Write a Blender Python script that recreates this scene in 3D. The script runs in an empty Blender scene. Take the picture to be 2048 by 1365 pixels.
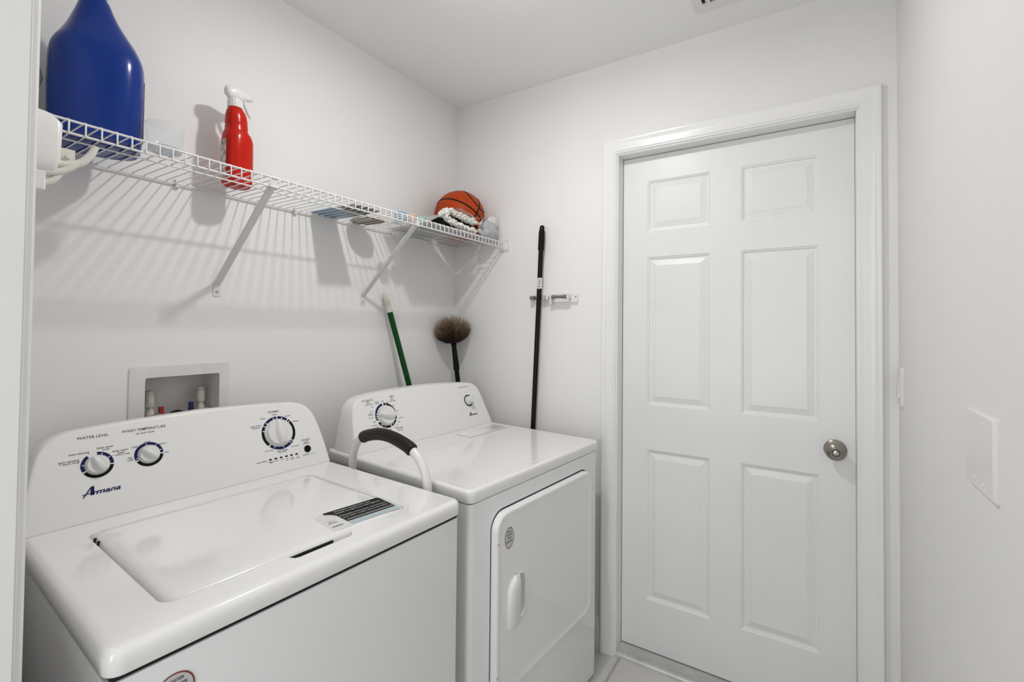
import bpy, bmesh, math, random
from mathutils import Vector, Matrix, noise
random.seed(4)
S = bpy.context.scene
COL = S.collection
R = math.radians

# ------------------------------------------------------------------ camera
CAM = Vector((-1.8549, -1.5485, 1.3459))
th, ph, ro = .5543, .0188, .0092
f_ = Vector((math.cos(ph)*math.cos(th), math.cos(ph)*math.sin(th), math.sin(ph)))
r0 = Vector((math.sin(th), -math.cos(th), 0)); u0 = r0.cross(f_)
r_ = math.cos(ro)*r0 + math.sin(ro)*u0; u_ = -math.sin(ro)*r0 + math.cos(ro)*u0
cd = bpy.data.cameras.new('camera'); cam = bpy.data.objects.new('camera', cd); COL.objects.link(cam)
m = Matrix((r_, u_, -f_)).transposed().to_4x4(); m.translation = CAM
cam.matrix_world = m
cd.sensor_width = 36; cd.lens = 930.71/2048*36
cd.shift_x = -18.71/2048; cd.shift_y = -46.72/2048
cd.clip_start = .02; cd.clip_end = 50
S.camera = cam
# ------------------------------------------------------------------ world, lights, exposure
w = bpy.data.worlds.new('world'); S.world = w; w.use_nodes = True
w.node_tree.nodes['Background'].inputs[0].default_value = (1, .985, .97, 1)
w.node_tree.nodes['Background'].inputs[1].default_value = .25
S.view_settings.view_transform = 'Standard'; S.view_settings.look = 'None'
S.view_settings.gamma = 1; S.view_settings.use_curve_mapping = False
S.view_settings.exposure = -0.41
def area(name, loc, rot, sx, sy, power, color=(1, 1, 1)):
    l = bpy.data.lights.new(name, 'AREA'); l.shape = 'RECTANGLE'; l.size = sx; l.size_y = sy; l.energy = power; l.color = color
    o = bpy.data.objects.new(name, l); COL.objects.link(o); o.location = loc; o.rotation_euler = rot; return o
LAMP = Vector((-.90, -.86, 2.415))
pl = bpy.data.lights.new('lamp_light', 'AREA'); pl.shape = 'DISK'; pl.size = .07; pl.energy = 9.5; pl.color = (1, .985, .965)
plo = bpy.data.objects.new('lamp_light', pl); COL.objects.link(plo); plo.location = LAMP
ps = bpy.data.lights.new('lamp_side_glow', 'POINT'); ps.energy = 4.0; ps.shadow_soft_size = .03; ps.color = (1, .985, .965)
pso = bpy.data.objects.new('lamp_side_glow', ps); COL.objects.link(pso); pso.location = LAMP - Vector((0, 0, .022))
# added fill light in the unseen hallway, aimed through the doorway
fill_dir = Vector((.95, .20, .24))
area('hall_fill', (-3.2, -1.22, 1.35), fill_dir.to_track_quat('-Z', 'Y').to_euler(), .7, 1.7, 24, (.97, .985, 1))

H = 2.466; W = 1.785; XL = -1.7013

# ------------------------------------------------------------------ helpers
def tag(o, label=None, cat=None, group=None, kind=None):
    if label: o['label'] = label
    if cat: o['category'] = cat
    if group: o['group'] = group
    if kind: o['kind'] = kind
    return o
def obj(name, bm, mat, parent=None, smooth=35, bevel=0, seg=2, sub=0, weld=True):
    if isinstance(bm, bmesh.types.BMesh):
        if weld: bmesh.ops.remove_doubles(bm, verts=bm.verts, dist=1e-6)
        bmesh.ops.recalc_face_normals(bm, faces=bm.faces)
        me = bpy.data.meshes.new(name); bm.to_mesh(me); bm.free()
    else:
        me = bm; me.name = name
    for mm in (mat if isinstance(mat, (list, tuple)) else [mat]): me.materials.append(mm)
    if smooth:
        me.shade_smooth()
        if not bevel: me.set_sharp_from_angle(angle=R(smooth))
    o = bpy.data.objects.new(name, me); COL.objects.link(o)
    if parent: o.parent = parent
    if bevel:
        b = o.modifiers.new('bevel', 'BEVEL'); b.width = bevel; b.segments = seg; b.limit_method = 'ANGLE'; b.angle_limit = R(35); b.harden_normals = True
    if sub:
        s = o.modifiers.new('sub', 'SUBSURF'); s.levels = sub; s.render_levels = sub
    return o
def empty(name, loc=(0, 0, 0), rz=0, label=None, cat=None, group=None):
    o = bpy.data.objects.new(name, None); COL.objects.link(o); o.location = loc; o.rotation_euler = (0, 0, rz); o.empty_display_size = .05
    return tag(o, label, cat, group)
def B(): return bmesh.new()
def box(bm, x0, x1, y0, y1, z0, z1, mat=None, mi=0):
    vs = [bm.verts.new((x, y, z)) for z in (z0, z1) for (x, y) in ((x0, y0), (x1, y0), (x1, y1), (x0, y1))]
    if mat is not None:
        for v in vs: v.co = mat @ v.co
    for q in ((3, 2, 1, 0), (4, 5, 6, 7), (0, 1, 5, 4), (1, 2, 6, 5), (2, 3, 7, 6), (3, 0, 4, 7)):
        fc = bm.faces.new([vs[i] for i in q]); fc.material_index = mi
    return bm
def rings(bm, loops, cap0=True, cap1=True, closed=True, mi=0):
    L = [[bm.verts.new(p) for p in lp] for lp in loops]
    n = len(L[0])
    for a, b in zip(L[:-1], L[1:]):
        for i in range(n if closed else n-1):
            j = (i+1) % n
            try: bm.faces.new((a[i], a[j], b[j], b[i])).material_index = mi
            except ValueError: pass
    if cap0: bm.faces.new(L[0][::-1]).material_index = mi
    if cap1: bm.faces.new(L[-1]).material_index = mi
    return L
def rrect(x0, x1, y0, y1, r, n=6):
    pts = []
    for cx, cy, a0 in ((x1-r, y0+r, -90), (x1-r, y1-r, 0), (x0+r, y1-r, 90), (x0+r, y0+r, 180)):
        for i in range(n+1):
            a = R(a0+90*i/n); pts.append((cx+r*math.cos(a), cy+r*math.sin(a)))
    return pts
def frame(d):
    d = d.normalized(); a = Vector((0, 0, 1)) if abs(d.z) < .9 else Vector((1, 0, 0))
    s = d.cross(a).normalized(); return s, s.cross(d).normalized()
def tube(bm, pts, r, n=10, caps=True, mi=0):
    pts = [Vector(p) for p in pts]; rr = r if isinstance(r, (list, tuple)) else [r]*len(pts)
    loops = []; s = None
    for i, p in enumerate(pts):
        d = (pts[min(i+1, len(pts)-1)] - pts[max(i-1, 0)]).normalized()
        if s is None: s, t = frame(d)
        else:
            s = (s - d*s.dot(d)).normalized()
        t = s.cross(d)
        loops.append([p + rr[i]*(math.cos(2*math.pi*k/n)*s + math.sin(2*math.pi*k/n)*t) for k in range(n)])
    rings(bm, loops, caps, caps, mi=mi); return bm
def lathe(bm, prof, n=32, M=None, cap0=True, cap1=True, mi=0):
    loops = []
    for r, z in prof:
        lp = [Vector((r*math.cos(2*math.pi*k/n), r*math.sin(2*math.pi*k/n), z)) for k in range(n)]
        loops.append([M @ v for v in lp] if M is not None else lp)
    rings(bm, loops, cap0, cap1, mi=mi); return bm
def smoothpath(pts, n=8):
    P = [Vector(p) for p in pts]; P = [2*P[0]-P[1]] + P + [2*P[-1]-P[-2]]; out = []
    for i in range(1, len(P)-2):
        for k in range(n):
            t = k/n
            out.append(.5*((2*P[i]) + (-P[i-1]+P[i+1])*t + (2*P[i-1]-5*P[i]+4*P[i+1]-P[i+2])*t*t + (-P[i-1]+3*P[i]-3*P[i+1]+P[i+2])*t**3))
    out.append(P[-2]); return out
def fill_holes(bm, outer, holes, z=0, conv=None, mi=0):
    """flat face with holes; conv maps (a,b,z)->3D"""
    conv = conv or (lambda a, b, c: (a, b, c)); es = []; allv = []
    for lp in [outer]+holes:
        vs = [bm.verts.new(conv(a, b, z)) for a, b in lp]; allv.append(vs)
        es += [bm.edges.new((vs[i], vs[(i+1) % len(vs)])) for i in range(len(vs))]
    g = bmesh.ops.triangle_fill(bm, use_beauty=True, use_dissolve=False, edges=es)
    for e in g['geom']:
        if isinstance(e, bmesh.types.BMFace): e.material_index = mi
    return allv
FONTS = {}
def text_mesh(body, width=None, height=None, align='CENTER', bold=0, shear=0, extrude=.0):
    c = bpy.data.curves.new('t', 'FONT'); c.body = body; c.align_x = align; c.size = 1; c.shear = shear; c.offset = bold; c.resolution_u = 3
    o = bpy.data.objects.new('t', c); COL.objects.link(o)
    dg = bpy.context.evaluated_depsgraph_get(); me = bpy.data.meshes.new_from_object(o.evaluated_get(dg))
    bpy.data.objects.remove(o); bpy.data.curves.remove(c)
    xs = [v.co.x for v in me.vertices]; wd = max(xs)-min(xs); s = (width/wd) if width else 1
    mx = (max(xs)+min(xs))/2
    if height: sy = height/.7
    else: sy = s
    for v in me.vertices: v.co = Vector(((v.co.x-mx)*s, (v.co.y-.35)*sy, 0))
    return me
def add_text(bm, body, M, width, height=None, bold=0, shear=0, mi=0):
    me = text_mesh(body, width, height, bold=bold, shear=shear)
    vs = [bm.verts.new(M @ v.co) for v in me.vertices]
    for p in me.polygons:
        try: bm.faces.new([vs[i] for i in p.vertices]).material_index = mi
        except ValueError: pass
    bpy.data.meshes.remove(me)

# ------------------------------------------------------------------ materials
def mat(name, col, rough=.5, metal=0, bump=0, bscale=200, coat=0, spec=.5, trans=0, ior=1.45, alpha=1, noise_col=0, nscale=3, bdist=.001, sub=0):
    mt = bpy.data.materials.new(name); mt.use_nodes = True; nt = mt.node_tree; b = nt.nodes['Principled BSDF']
    b.inputs['Base Color'].default_value = (*col, 1); b.inputs['Roughness'].default_value = rough; b.inputs['Metallic'].default_value = metal
    b.inputs['Coat Weight'].default_value = coat; b.inputs['Coat Roughness'].default_value = .08; b.inputs['Specular IOR Level'].default_value = spec
    b.inputs['Transmission Weight'].default_value = trans; b.inputs['IOR'].default_value = ior; b.inputs['Alpha'].default_value = alpha
    tc = nt.nodes.new('ShaderNodeTexCoord')
    if bump:
        n = nt.nodes.new('ShaderNodeTexNoise'); n.inputs['Scale'].default_value = bscale; n.inputs['Detail'].default_value = 3
        bp = nt.nodes.new('ShaderNodeBump'); bp.inputs['Strength'].default_value = bump; bp.inputs['Distance'].default_value = bdist
        nt.links.new(tc.outputs['Object'], n.inputs['Vector']); nt.links.new(n.outputs[0], bp.inputs['Height']); nt.links.new(bp.outputs[0], b.inputs['Normal'])
    if noise_col:
        n = nt.nodes.new('ShaderNodeTexNoise'); n.inputs['Scale'].default_value = nscale; n.inputs['Detail'].default_value = 5
        mr = nt.nodes.new('ShaderNodeMapRange'); mr.inputs[1].default_value = .35; mr.inputs[2].default_value = .75; mr.inputs[3].default_value = 1; mr.inputs[4].default_value = 1-noise_col
        mx = nt.nodes.new('ShaderNodeMix'); mx.data_type = 'RGBA'; mx.blend_type = 'MULTIPLY'; mx.inputs[0].default_value = 1
        mx.inputs[6].default_value = (*col, 1)
        nt.links.new(tc.outputs['Object'], n.inputs['Vector']); nt.links.new(n.outputs[0], mr.inputs[0]); nt.links.new(mr.outputs[0], mx.inputs[7]); nt.links.new(mx.outputs[2], b.inputs['Base Color'])
    return mt
M_wall = mat('wall_paint', (.86, .852, .843), .62, bump=.35, bscale=130, noise_col=.03, nscale=2, bdist=.0006)
M_ceil = mat('ceiling_paint', (.93, .93, .93), .8, bump=.3, bscale=90, bdist=.0006)
M_trim = mat('trim_paint', (.86, .86, .85), .28, noise_col=.04, nscale=6)
M_door = mat('door_paint', (.85, .855, .85), .36, noise_col=.07, nscale=2.3)
M_enam = mat('white_enamel', (.86, .855, .845), .12, coat=.3)
M_cons = mat('console_enamel', (.86, .855, .845), .34)
M_cab = mat('white_cabinet_enamel', (.85, .855, .855), .09, coat=.2)
M_plas = mat('white_plastic', (.80, .79, .775), .28)
M_knobp = mat('knob_plastic', (.80, .80, .785), .3)
M_grip = mat('knob_grip_plastic', (.62, .63, .61), .3)
M_cream = mat('cream_plastic', (.72, .70, .64), .35)
M_black = mat('black_print', (.005, .005, .005), .45, spec=.15)
M_dk = mat('dark_void', (.01, .01, .01), .8)
M_ink = mat('grey_print', (.05, .05, .055), .5, spec=.2)
M_navy = mat('navy_print', (.010, .014, .085), .4, spec=.2)
M_white = mat('white_print', (.75, .75, .76), .5)
M_wire = mat('white_vinyl_wire', (.80, .80, .79), .35)
M_brk = mat('white_powder_steel', (.72, .72, .71), .35)
M_nick = mat('satin_nickel', (.36, .33, .30), .28, metal=1)
M_steel = mat('steel', (.62, .62, .60), .3, metal=1)
M_thr = mat('mill_aluminium', (.66, .66, .65), .42, metal=.25, noise_col=.15, nscale=14)
M_blue = mat('blue_bottle_plastic', (.003, .030, .22), .17, spec=.35)
M_red = mat('red_bottle_plastic', (.52, .012, .003), .2, spec=.3)
M_green = mat('green_pole', (.0, .055, .008), .3, spec=.25)
M_pole = mat('dark_brown_pole', (.010, .004, .003), .22, spec=.2)
M_blackp = mat('black_plastic', (.004, .004, .004), .4, spec=.15)
M_rubber = mat('brown_rubber_grip', (.020, .013, .010), .42, spec=.25, bump=.3, bscale=400)
M_orange = mat('basketball_rubber', (.44, .055, .007), .5, spec=.2, bump=.6, bscale=260, noise_col=.18, nscale=9)
M_rugb = mat('black_pile', (.008, .008, .009), .95, spec=.1, bump=1, bscale=250, bdist=.003)
M_fringe = mat('white_chenille', (.80, .79, .74), .95, bump=.8, bscale=180, bdist=.003)
M_red_line = mat('maroon_print', (.22, .02, .015), .5)
M_grey = mat('grey_rubber', (.17, .17, .17), .5)
M_copper = mat('valve_body', (.66, .62, .57), .4, metal=.2, noise_col=.35, nscale=60)
M_redv = mat('red_valve_handle', (.35, .03, .02), .45)
M_bluev = mat('blue_valve_handle', (.01, .02, .13), .45)
M_box = mat('outlet_box_plastic', (.80, .78, .76), .4, noise_col=.12, nscale=12)
M_sky = mat('pale_blue_print', (.45, .56, .60), .5)
M_stk = mat('clear_label_film', (.74, .73, .71), .25)
M_pb = mat('pale_blue_plastic', (.36, .52, .68), .4)
M_pp = mat('peach_plastic', (.74, .55, .46), .4)
M_pg = mat('pale_green_plastic', (.38, .62, .48), .4)
M_brown = mat('brown_lacquer', (.14, .06, .035), .3)
def film(name, col, alpha, rough=.2):
    mt = bpy.data.materials.new(name); mt.use_nodes = True; nt = mt.node_tree
    b = nt.nodes['Principled BSDF']; b.inputs['Base Color'].default_value = (*col, 1); b.inputs['Roughness'].default_value = rough
    tr = nt.nodes.new('ShaderNodeBsdfTransparent'); mx = nt.nodes.new('ShaderNodeMixShader'); mx.inputs[0].default_value = alpha
    nt.links.new(tr.outputs[0], mx.inputs[1]); nt.links.new(b.outputs[0], mx.inputs[2]); nt.links.new(mx.outputs[0], nt.nodes['Material Output'].inputs[0])
    return mt
M_film = film('clear_bag_film', (.80, .80, .79), .5)
M_film2 = film('frosted_bag_film', (.62, .63, .65), .72)
M_film3 = film('pale_bag_film', (.60, .68, .66), .55)
M_glass = film('clear_plastic', (.85, .9, .93), .17, .05)
M_lab = film('translucent_label', (.62, .63, .65), .85)
# floor tiles
def tile_mat():
    mt = bpy.data.materials.new('floor_tile'); mt.use_nodes = True; nt = mt.node_tree; b = nt.nodes['Principled BSDF']; b.inputs['Roughness'].default_value = .3
    tc = nt.nodes.new('ShaderNodeTexCoord'); mp = nt.nodes.new('ShaderNodeMapping'); mp.inputs['Location'].default_value = (.0, .889, 0)
    br = nt.nodes.new('ShaderNodeTexBrick'); br.offset = 0; br.inputs['Scale'].default_value = 1; br.inputs['Brick Width'].default_value = .455; br.inputs['Row Height'].default_value = .455
    br.inputs['Mortar Size'].default_value = .0055; br.inputs['Mortar Smooth'].default_value = .1
    br.inputs['Color1'].default_value = (.68, .665, .635, 1); br.inputs['Color2'].default_value = (.65, .64, .61, 1); br.inputs['Mortar'].default_value = (.46, .44, .41, 1)
    n = nt.nodes.new('ShaderNodeTexNoise'); n.inputs['Scale'].default_value = 5; n.inputs['Detail'].default_value = 6
    mr = nt.nodes.new('ShaderNodeMapRange'); mr.inputs[3].default_value = .82; mr.inputs[4].default_value = 1.1
    mx = nt.nodes.new('ShaderNodeMix'); mx.data_type = 'RGBA'; mx.blend_type = 'MULTIPLY'; mx.inputs[0].default_value = 1
    bp = nt.nodes.new('ShaderNodeBump'); bp.inputs['Distance'].default_value = .002; bp.invert = True; bp.inputs['Strength'].default_value = .6
    L = nt.links.new
    L(tc.outputs['Object'], mp.inputs[0]); L(mp.outputs[0], br.inputs[0]); L(tc.outputs['Object'], n.inputs['Vector']); L(n.outputs[0], mr.inputs[0])
    L(br.outputs[0], mx.inputs[6]); L(mr.outputs[0], mx.inputs[7]); L(mx.outputs[2], b.inputs['Base Color']); L(br.outputs['Fac'], bp.inputs['Height']); L(bp.outputs[0], b.inputs['Normal'])
    return mt
M_tile = tile_mat()
def bristle_mat(center):
    mt = bpy.data.materials.new('bristle_fibre'); mt.use_nodes = True; nt = mt.node_tree; b = nt.nodes['Principled BSDF']; b.inputs['Roughness'].default_value = .6
    tc = nt.nodes.new('ShaderNodeTexCoord'); v = nt.nodes.new('ShaderNodeVectorMath'); v.operation = 'DISTANCE'; v.inputs[1].default_value = center
    mr = nt.nodes.new('ShaderNodeMapRange'); mr.inputs[1].default_value = .01; mr.inputs[2].default_value = .128
    cr = nt.nodes.new('ShaderNodeValToRGB'); e = cr.color_ramp.elements; e[0].color = (.012, .007, .005, 1); e[0].position = .0
    e[1].position = 1; e[1].color = (.34, .25, .16, 1); x = e.new(.5); x.color = (.045, .022, .012, 1); x = e.new(.78); x.color = (.15, .095, .055, 1)
    n = nt.nodes.new('ShaderNodeTexNoise'); n.inputs['Scale'].default_value = 60
    mx = nt.nodes.new('ShaderNodeMath'); mx.operation = 'MULTIPLY_ADD'; mx.inputs[1].default_value = .5; ad = nt.nodes.new('ShaderNodeMath'); ad.operation = 'SUBTRACT'; ad.inputs[1].default_value = .22
    L = nt.links.new; L(tc.outputs['Object'], v.inputs[0]); L(v.outputs['Value'], mr.inputs[0]); L(tc.outputs['Object'], n.inputs['Vector'])
    L(n.outputs[0], mx.inputs[0]); L(mr.outputs[0], mx.inputs[2]); L(mx.outputs[0], ad.inputs[0]); L(ad.outputs[0], cr.inputs[0]); L(cr.outputs[0], b.inputs['Base Color'])
    return mt
def photo_mat():
    mt = bpy.data.materials.new('printed_cover'); mt.use_nodes = True; nt = mt.node_tree; b = nt.nodes['Principled BSDF']; b.inputs['Roughness'].default_value = .3
    tc = nt.nodes.new('ShaderNodeTexCoord'); n = nt.nodes.new('ShaderNodeTexNoise'); n.inputs['Scale'].default_value = 14; n.inputs['Detail'].default_value = 2
    sx = nt.nodes.new('ShaderNodeSeparateXYZ'); ma = nt.nodes.new('ShaderNodeMath'); ma.operation = 'MULTIPLY_ADD'; ma.inputs[1].default_value = -4.2
    cr = nt.nodes.new('ShaderNodeValToRGB'); cr.color_ramp.interpolation = 'CONSTANT'; e = cr.color_ramp.elements
    e[0].color = (.16, .30, .46, 1); e[1].position = .62; e[1].color = (.62, .50, .42, 1)
    for p, c in ((.70, (.02, .02, .025, 1)), (.88, (.35, .25, .2, 1)), (.93, (.015, .015, .02, 1))):
        x = e.new(p); x.color = c
    L = nt.links.new; L(tc.outputs['Object'], n.inputs['Vector']); L(tc.outputs['Object'], sx.inputs[0]); L(sx.outputs['Y'], ma.inputs[0]); L(n.outputs[0], ma.inputs[2]); L(ma.outputs[0], cr.inputs[0]); L(cr.outputs[0], b.inputs['Base Color'])
    return mt
M_cover = photo_mat()

# ------------------------------------------------------------------ room shell
def struct(name, bm, m, smooth=0, bevel=0):
    o = obj(name, bm, m, smooth=smooth, bevel=bevel); o['kind'] = 'structure'; return o
HX = -3.45   # far end of hallway
struct('floor', box(B(), HX-.1, .16, -W-.1, .12, -.1, 0), M_tile)
struct('ceiling', box(B(), HX-.1, .16, -W-.1, .12, H, H+.1), M_ceil)
# shelf wall with the recess of the outlet box cut out
bx0, bx1, bz0, bz1 = -1.311, -1.122, 1.02, 1.1945
bm = B()
box(bm, XL-.1, bx0, 0, .12, 0, H); box(bm, bx1, .16, 0, .12, 0, H); box(bm, bx0, bx1, 0, .12, 0, bz0); box(bm, bx0, bx1, 0, .12, bz1, H)
struct('wall_back', bm, M_wall)
# door wall: opening y -.872..-1.680, z to 2.063
yl, yr, zt = -.8718, -1.680, 2.063
bm = B(); box(bm, 0, .115, yl+.012, 0, 0, H); box(bm, 0, .115, -W, yr-.012, 0, H); box(bm, 0, .115, yr-.012, yl+.012, zt+.012, H)
struct('wall_right', bm, M_wall)
bm = B(); box(bm, .115, .16, -W, 0, 0, H); struct('wall_outside', bm, M_wall)
bm = B(); box(bm, HX-.1, .16, -W-.1, -W, 0, H); struct('wall_front', bm, M_wall)
# entry wall beside the camera: opening y -.77..-1.66
ey0, ey1, ez = -.77, -1.665, 2.06; XW = XL-.115
bm = B(); box(bm, XW, XL, ey0+.014, 0, 0, H); box(bm, XW, XL, -W, ey1-.014, 0, H); box(bm, XW, XL, ey1-.014, ey0+.014, ez, H)
struct('wall_left', bm, M_wall)
# hallway
bm = B(); box(bm, HX, XW, 0, .1, 0, H); struct('wall_hallway_side', bm, M_wall)
bm = B(); box(bm, HX-.1, HX, -W, .1, 0, H); struct('wall_hallway_end', bm, M_wall)

# casings --------------------------------------------------------------
PROF = [(0, 0), (0, .0032), (.0012, .0042), (.0036, .0046), (.0040, .0085), (.0055, .0100), (.0075, .0098), (.010, .0095), (.012, .0115), (.014, .013), (.030, .0135), (.040, .0138), (.046, .0155), (.050, .0185), (.054, .0195), (.059, .0195), (.0615, .018), (.063, .015), (.063, 0)]
def casing(name, x, sgn, yL, yR, zT, parent=None):
    bm = B(); loops = []
    for wd, t in PROF:
        X = x + sgn*t
        loops.append([(X, yL+wd, 0), (X, yL+wd, zT+wd), (X, yR-wd, zT+wd), (X, yR-wd, 0)])
    L = rings(bm, loops, False, False, closed=False)
    for k in (0, 3):
        bm.faces.new([l[k] for l in L])
    o = obj(name, bm, M_trim, parent, smooth=25); o['kind'] = 'structure'; return o
casing('trim_1', 0, -1, yl+.003, yr-.003, zt+.003)
casing('trim_2', XL, 1, ey0+.004, ey1-.004, ez-.01)
# jambs
def jamb(name, x0, x1, yL, yR, zT, t, stopx=None):
    bm = B(); box(bm, x0, x1, yL, yL+t, 0, zT+t); box(bm, x0, x1, yR-t, yR, 0, zT+t); box(bm, x0, x1, yR, yL, zT, zT+t)
    if stopx:
        a, b = stopx; s = .011
        box(bm, a, b, yL-s, yL, 0, zT); box(bm, a, b, yR, yR+s, 0, zT); box(bm, a, b, yR+s, yL-s, zT-s, zT)
    o = obj(name, bm, M_trim, None, smooth=0, bevel=.001); o['kind'] = 'structure'
jamb('trim_3', -.001, .114, yl, yr, zt, .012, (.096, .113))
jamb('trim_4', XW, XL+.001, ey0, ey1, ez-.014, .014)
casing('trim_5', XW, -1, ey0+.004, ey1-.004, ez-.01)
# baseboards
def baseboard(name, p0, p1, nrm):
    pr = [(0, 0), (.013, 0), (.013, .105), (.0115, .115), (.009, .122), (.008, .132), (.005, .14), (0, .143)]
    bm = B(); p0 = Vector(p0); p1 = Vector(p1); nrm = Vector(nrm)
    rings(bm, [[p + nrm*a + Vector((0, 0, b)) for a, b in pr] for p in (p0, p1)])
    o = obj(name, bm, M_trim, None, smooth=25); o['kind'] = 'structure'
baseboard('baseboard_right', (0, -.0135, 0), (0, yl+.0665, 0), (-1, 0, 0))
baseboard('baseboard_back', (XL+.014, 0, 0), (0, 0, 0), (0, -1, 0))
baseboard('baseboard_left', (XL, -.0135, 0), (XL, ey0+.068, 0), (1, 0, 0))
baseboard('baseboard_front', (XL+.014, -W, 0), (-.014, -W, 0), (0, 1, 0))

# six panel door ---------------------------------------------------------
dx = .0583; dy0, dy1_, dz0, dz1 = -.8740, -1.6792, .030, 2.0605
PAN = [(y0, y1, z0, z1) for (y0, y1) in ((-.977, -1.2222), (-1.3315, -1.5782)) for (z0, z1) in ((1.7447, 1.9555), (1.027, 1.6382), (.2345, .8445))]
door = empty('door_1', (dx, dy0, dz0)); door['kind'] = 'structure'
bm = B(); cv = lambda y, z, x: (x-0, y-dy0, z-dz0)
holes = [[(a, c), (b, c), (b, d), (a, d)] for a, b, c, d in PAN]
fill_holes(bm, [(dy0, dz0), (dy1_, dz0), (dy1_, dz1), (dy0, dz1)], holes, 0, cv)
PR = [(0, 0), (.0025, .0028), (.006, .0036), (.009, .0085), (.0145, .0092), (.016, .0085), (.036, .0028), (.0365, .0018)]
for a, b, c, d in PAN:
    loops = [[cv(*p) for p in ((a-i, c+i, x), (b+i, c+i, x), (b+i, d-i, x), (a-i, d-i, x))] for i, x in PR]
    rings(bm, loops, False, True)
T = .0375
vs = [cv(dy0, dz0, 0), cv(dy1_, dz0, 0), cv(dy1_, dz1, 0), cv(dy0, dz1, 0)]
rings(bm, [vs, [(v[0]+T, v[1], v[2]) for v in vs]], False, True)
obj('door_slab', bm, M_door, door, smooth=0)
# knob
kn = empty('door_knob', (0, -1.622-dy0, .938-dz0)); kn.parent = door
Mx = Matrix.Rotation(R(-90), 4, 'Y')
bm = B(); lathe(bm, [(.0335, 0), (.0335, .003), (.031, .006), (.024, .0085), (.0135, .011), (.012, .018), (.012, .022)], 40, Mx); obj('rose', bm, M_nick, kn)
bm = B(); lathe(bm, [(.0125, .018), (.020, .022), (.0265, .027), (.0300, .033), (.0305, .037), (.0290, .041), (.0235, .0455), (.0165, .051), (.0115, .057), (.0105, .059)], 40, Mx); obj('knob', bm, M_nick, kn)
bm = B(); lathe(bm, [(.0118, .056), (.0118, .0598)], 24, Mx); o = obj('keyhole_ring', bm, M_blackp, kn)
bm = B(); lathe(bm, [(.0098, .059), (.0098, .0605), (.009, .061)], 24, Mx); obj('turn_button', bm, M_nick, kn)
bm = B(); box(bm, -.0645, -.0605, -.0085, .0085, -.0014, .0014); obj('turn_ridge', bm, M_steel, kn, smooth=0, bevel=.0004)
# threshold
bm = B(); pr = [(-.006, 0), (-.006, .009), (-.001, .0125), (.010, .0145), (.030, .019), (.050, .0235), (.113, .0235), (.113, 0)]
rings(bm, [[(x, y, z) for x, z in pr] for y in (yl-.0005, yr+.0005)])
for k in range(9):
    x = .006+k*.005
    box(bm, x, x+.0018, yr+.001, yl-.001, .0125+.00022*(x*1000)*.45, .0150+.00022*(x*1000)*.9)
tag(obj('door_threshold', bm, M_thr, None, smooth=20), 'worn grey aluminium threshold under the white door', 'threshold')

# ceiling vent -----------------------------------------------------------
v = empty('ceiling_vent', (-.30, -1.36, H), 0, 'white ceiling vent with dark slots, above the door', 'vent')
bm = B(); ou = rrect(-.158, .158, -.153, .153, .008, 3); inn = rrect(-.112, .112, -.122, .122, .004, 3)
rings(bm, [[(a, b, 0) for a, b in ou], [(a, b, -.004) for a, b in ou], [(a*.97, b*.97, -.009) for a, b in ou], [(a, b, -.009) for a, b in inn], [(a, b, -.001) for a, b in inn]], False, False)
obj('vent_frame', bm, M_plas, v)
bm = B(); box(bm, -.113, .113, -.123, .123, -.003, -.0005); obj('backing', bm, M_dk, v, smooth=0)
for k in range(9):
    y = -.104+k*.026
    bm = B(); box(bm, -.112, .112, -.010, .010, -.0006, .0006, Matrix.Translation((0, y, -.0065)) @ Matrix.Rotation(R(28), 4, 'X')); obj('louver', bm, M_plas, v, smooth=0)
# ceiling lamp (above the frame) ------------------------------------------
v = empty('ceiling_lamp', (LAMP.x, LAMP.y, H), 0, 'small round ceiling lamp above the laundry machines', 'lamp')
bm = B(); lathe(bm, [(.062, 0), (.064, -.030), (.060, -.036), (.050, -.036), (.048, -.030), (.048, -.0285)], 32); obj('canopy', bm, M_plas, v)

# wall plates ---------------------------------------------------------------
v = empty('blank_wall_plate', (-.830, -W, 1.152), 0, 'white two-gang blank cover plate with four screws, on the right-hand wall', 'wall plate')
bm = B(); o1 = rrect(-.0735, .0735, -.0635, .0635, .004, 3); o2 = rrect(-.0695, .0695, -.0595, .0595, .003, 3)
rings(bm, [[(a, 0, b) for a, b in o1], [(a, .0025, b) for a, b in o1], [(a, .0068, b) for a, b in o2]], False, True)
obj('plate', bm, M_plas, v, smooth=30)
for x in (-.023, .023):
    for z in (-.048, .048):
        bm = B(); lathe(bm, [(.0035, 0), (.0035, .0008), (.0028, .0013)], 16, Matrix.Translation((x, .0066, z)) @ Matrix.Rotation(R(-90), 4, 'X')); box(bm, -.003, .003, .0005, .0016, -.0004, .0004, Matrix.Translation((x, .0068, z))); obj('screw', bm, M_plas, v)
v = empty('light_switch', (-.052, -W, 1.174), 0, 'white rocker light switch at the corner beside the door frame', 'light switch')
bm = B(); o1 = rrect(-.034, .034, -.0585, .0585, .004, 3); o2 = rrect(-.031, .031, -.0555, .0555, .003, 3)
rings(bm, [[(a, 0, b) for a, b in o1], [(a, .003, b) for a, b in o1], [(a, .0062, b) for a, b in o2]], False, True)
obj('plate', bm, M_plas, v, smooth=30)
bm = B(); pr = [(-.033, .006), (.033, .006), (.033, .0078), (0, .0095), (-.033, .0125)]
rings(bm, [[(x, b, a) for a, b in pr] for x in (-.0165, .0165)]); obj('rocker', bm, M_plas, v, smooth=0, bevel=.0006)

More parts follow.
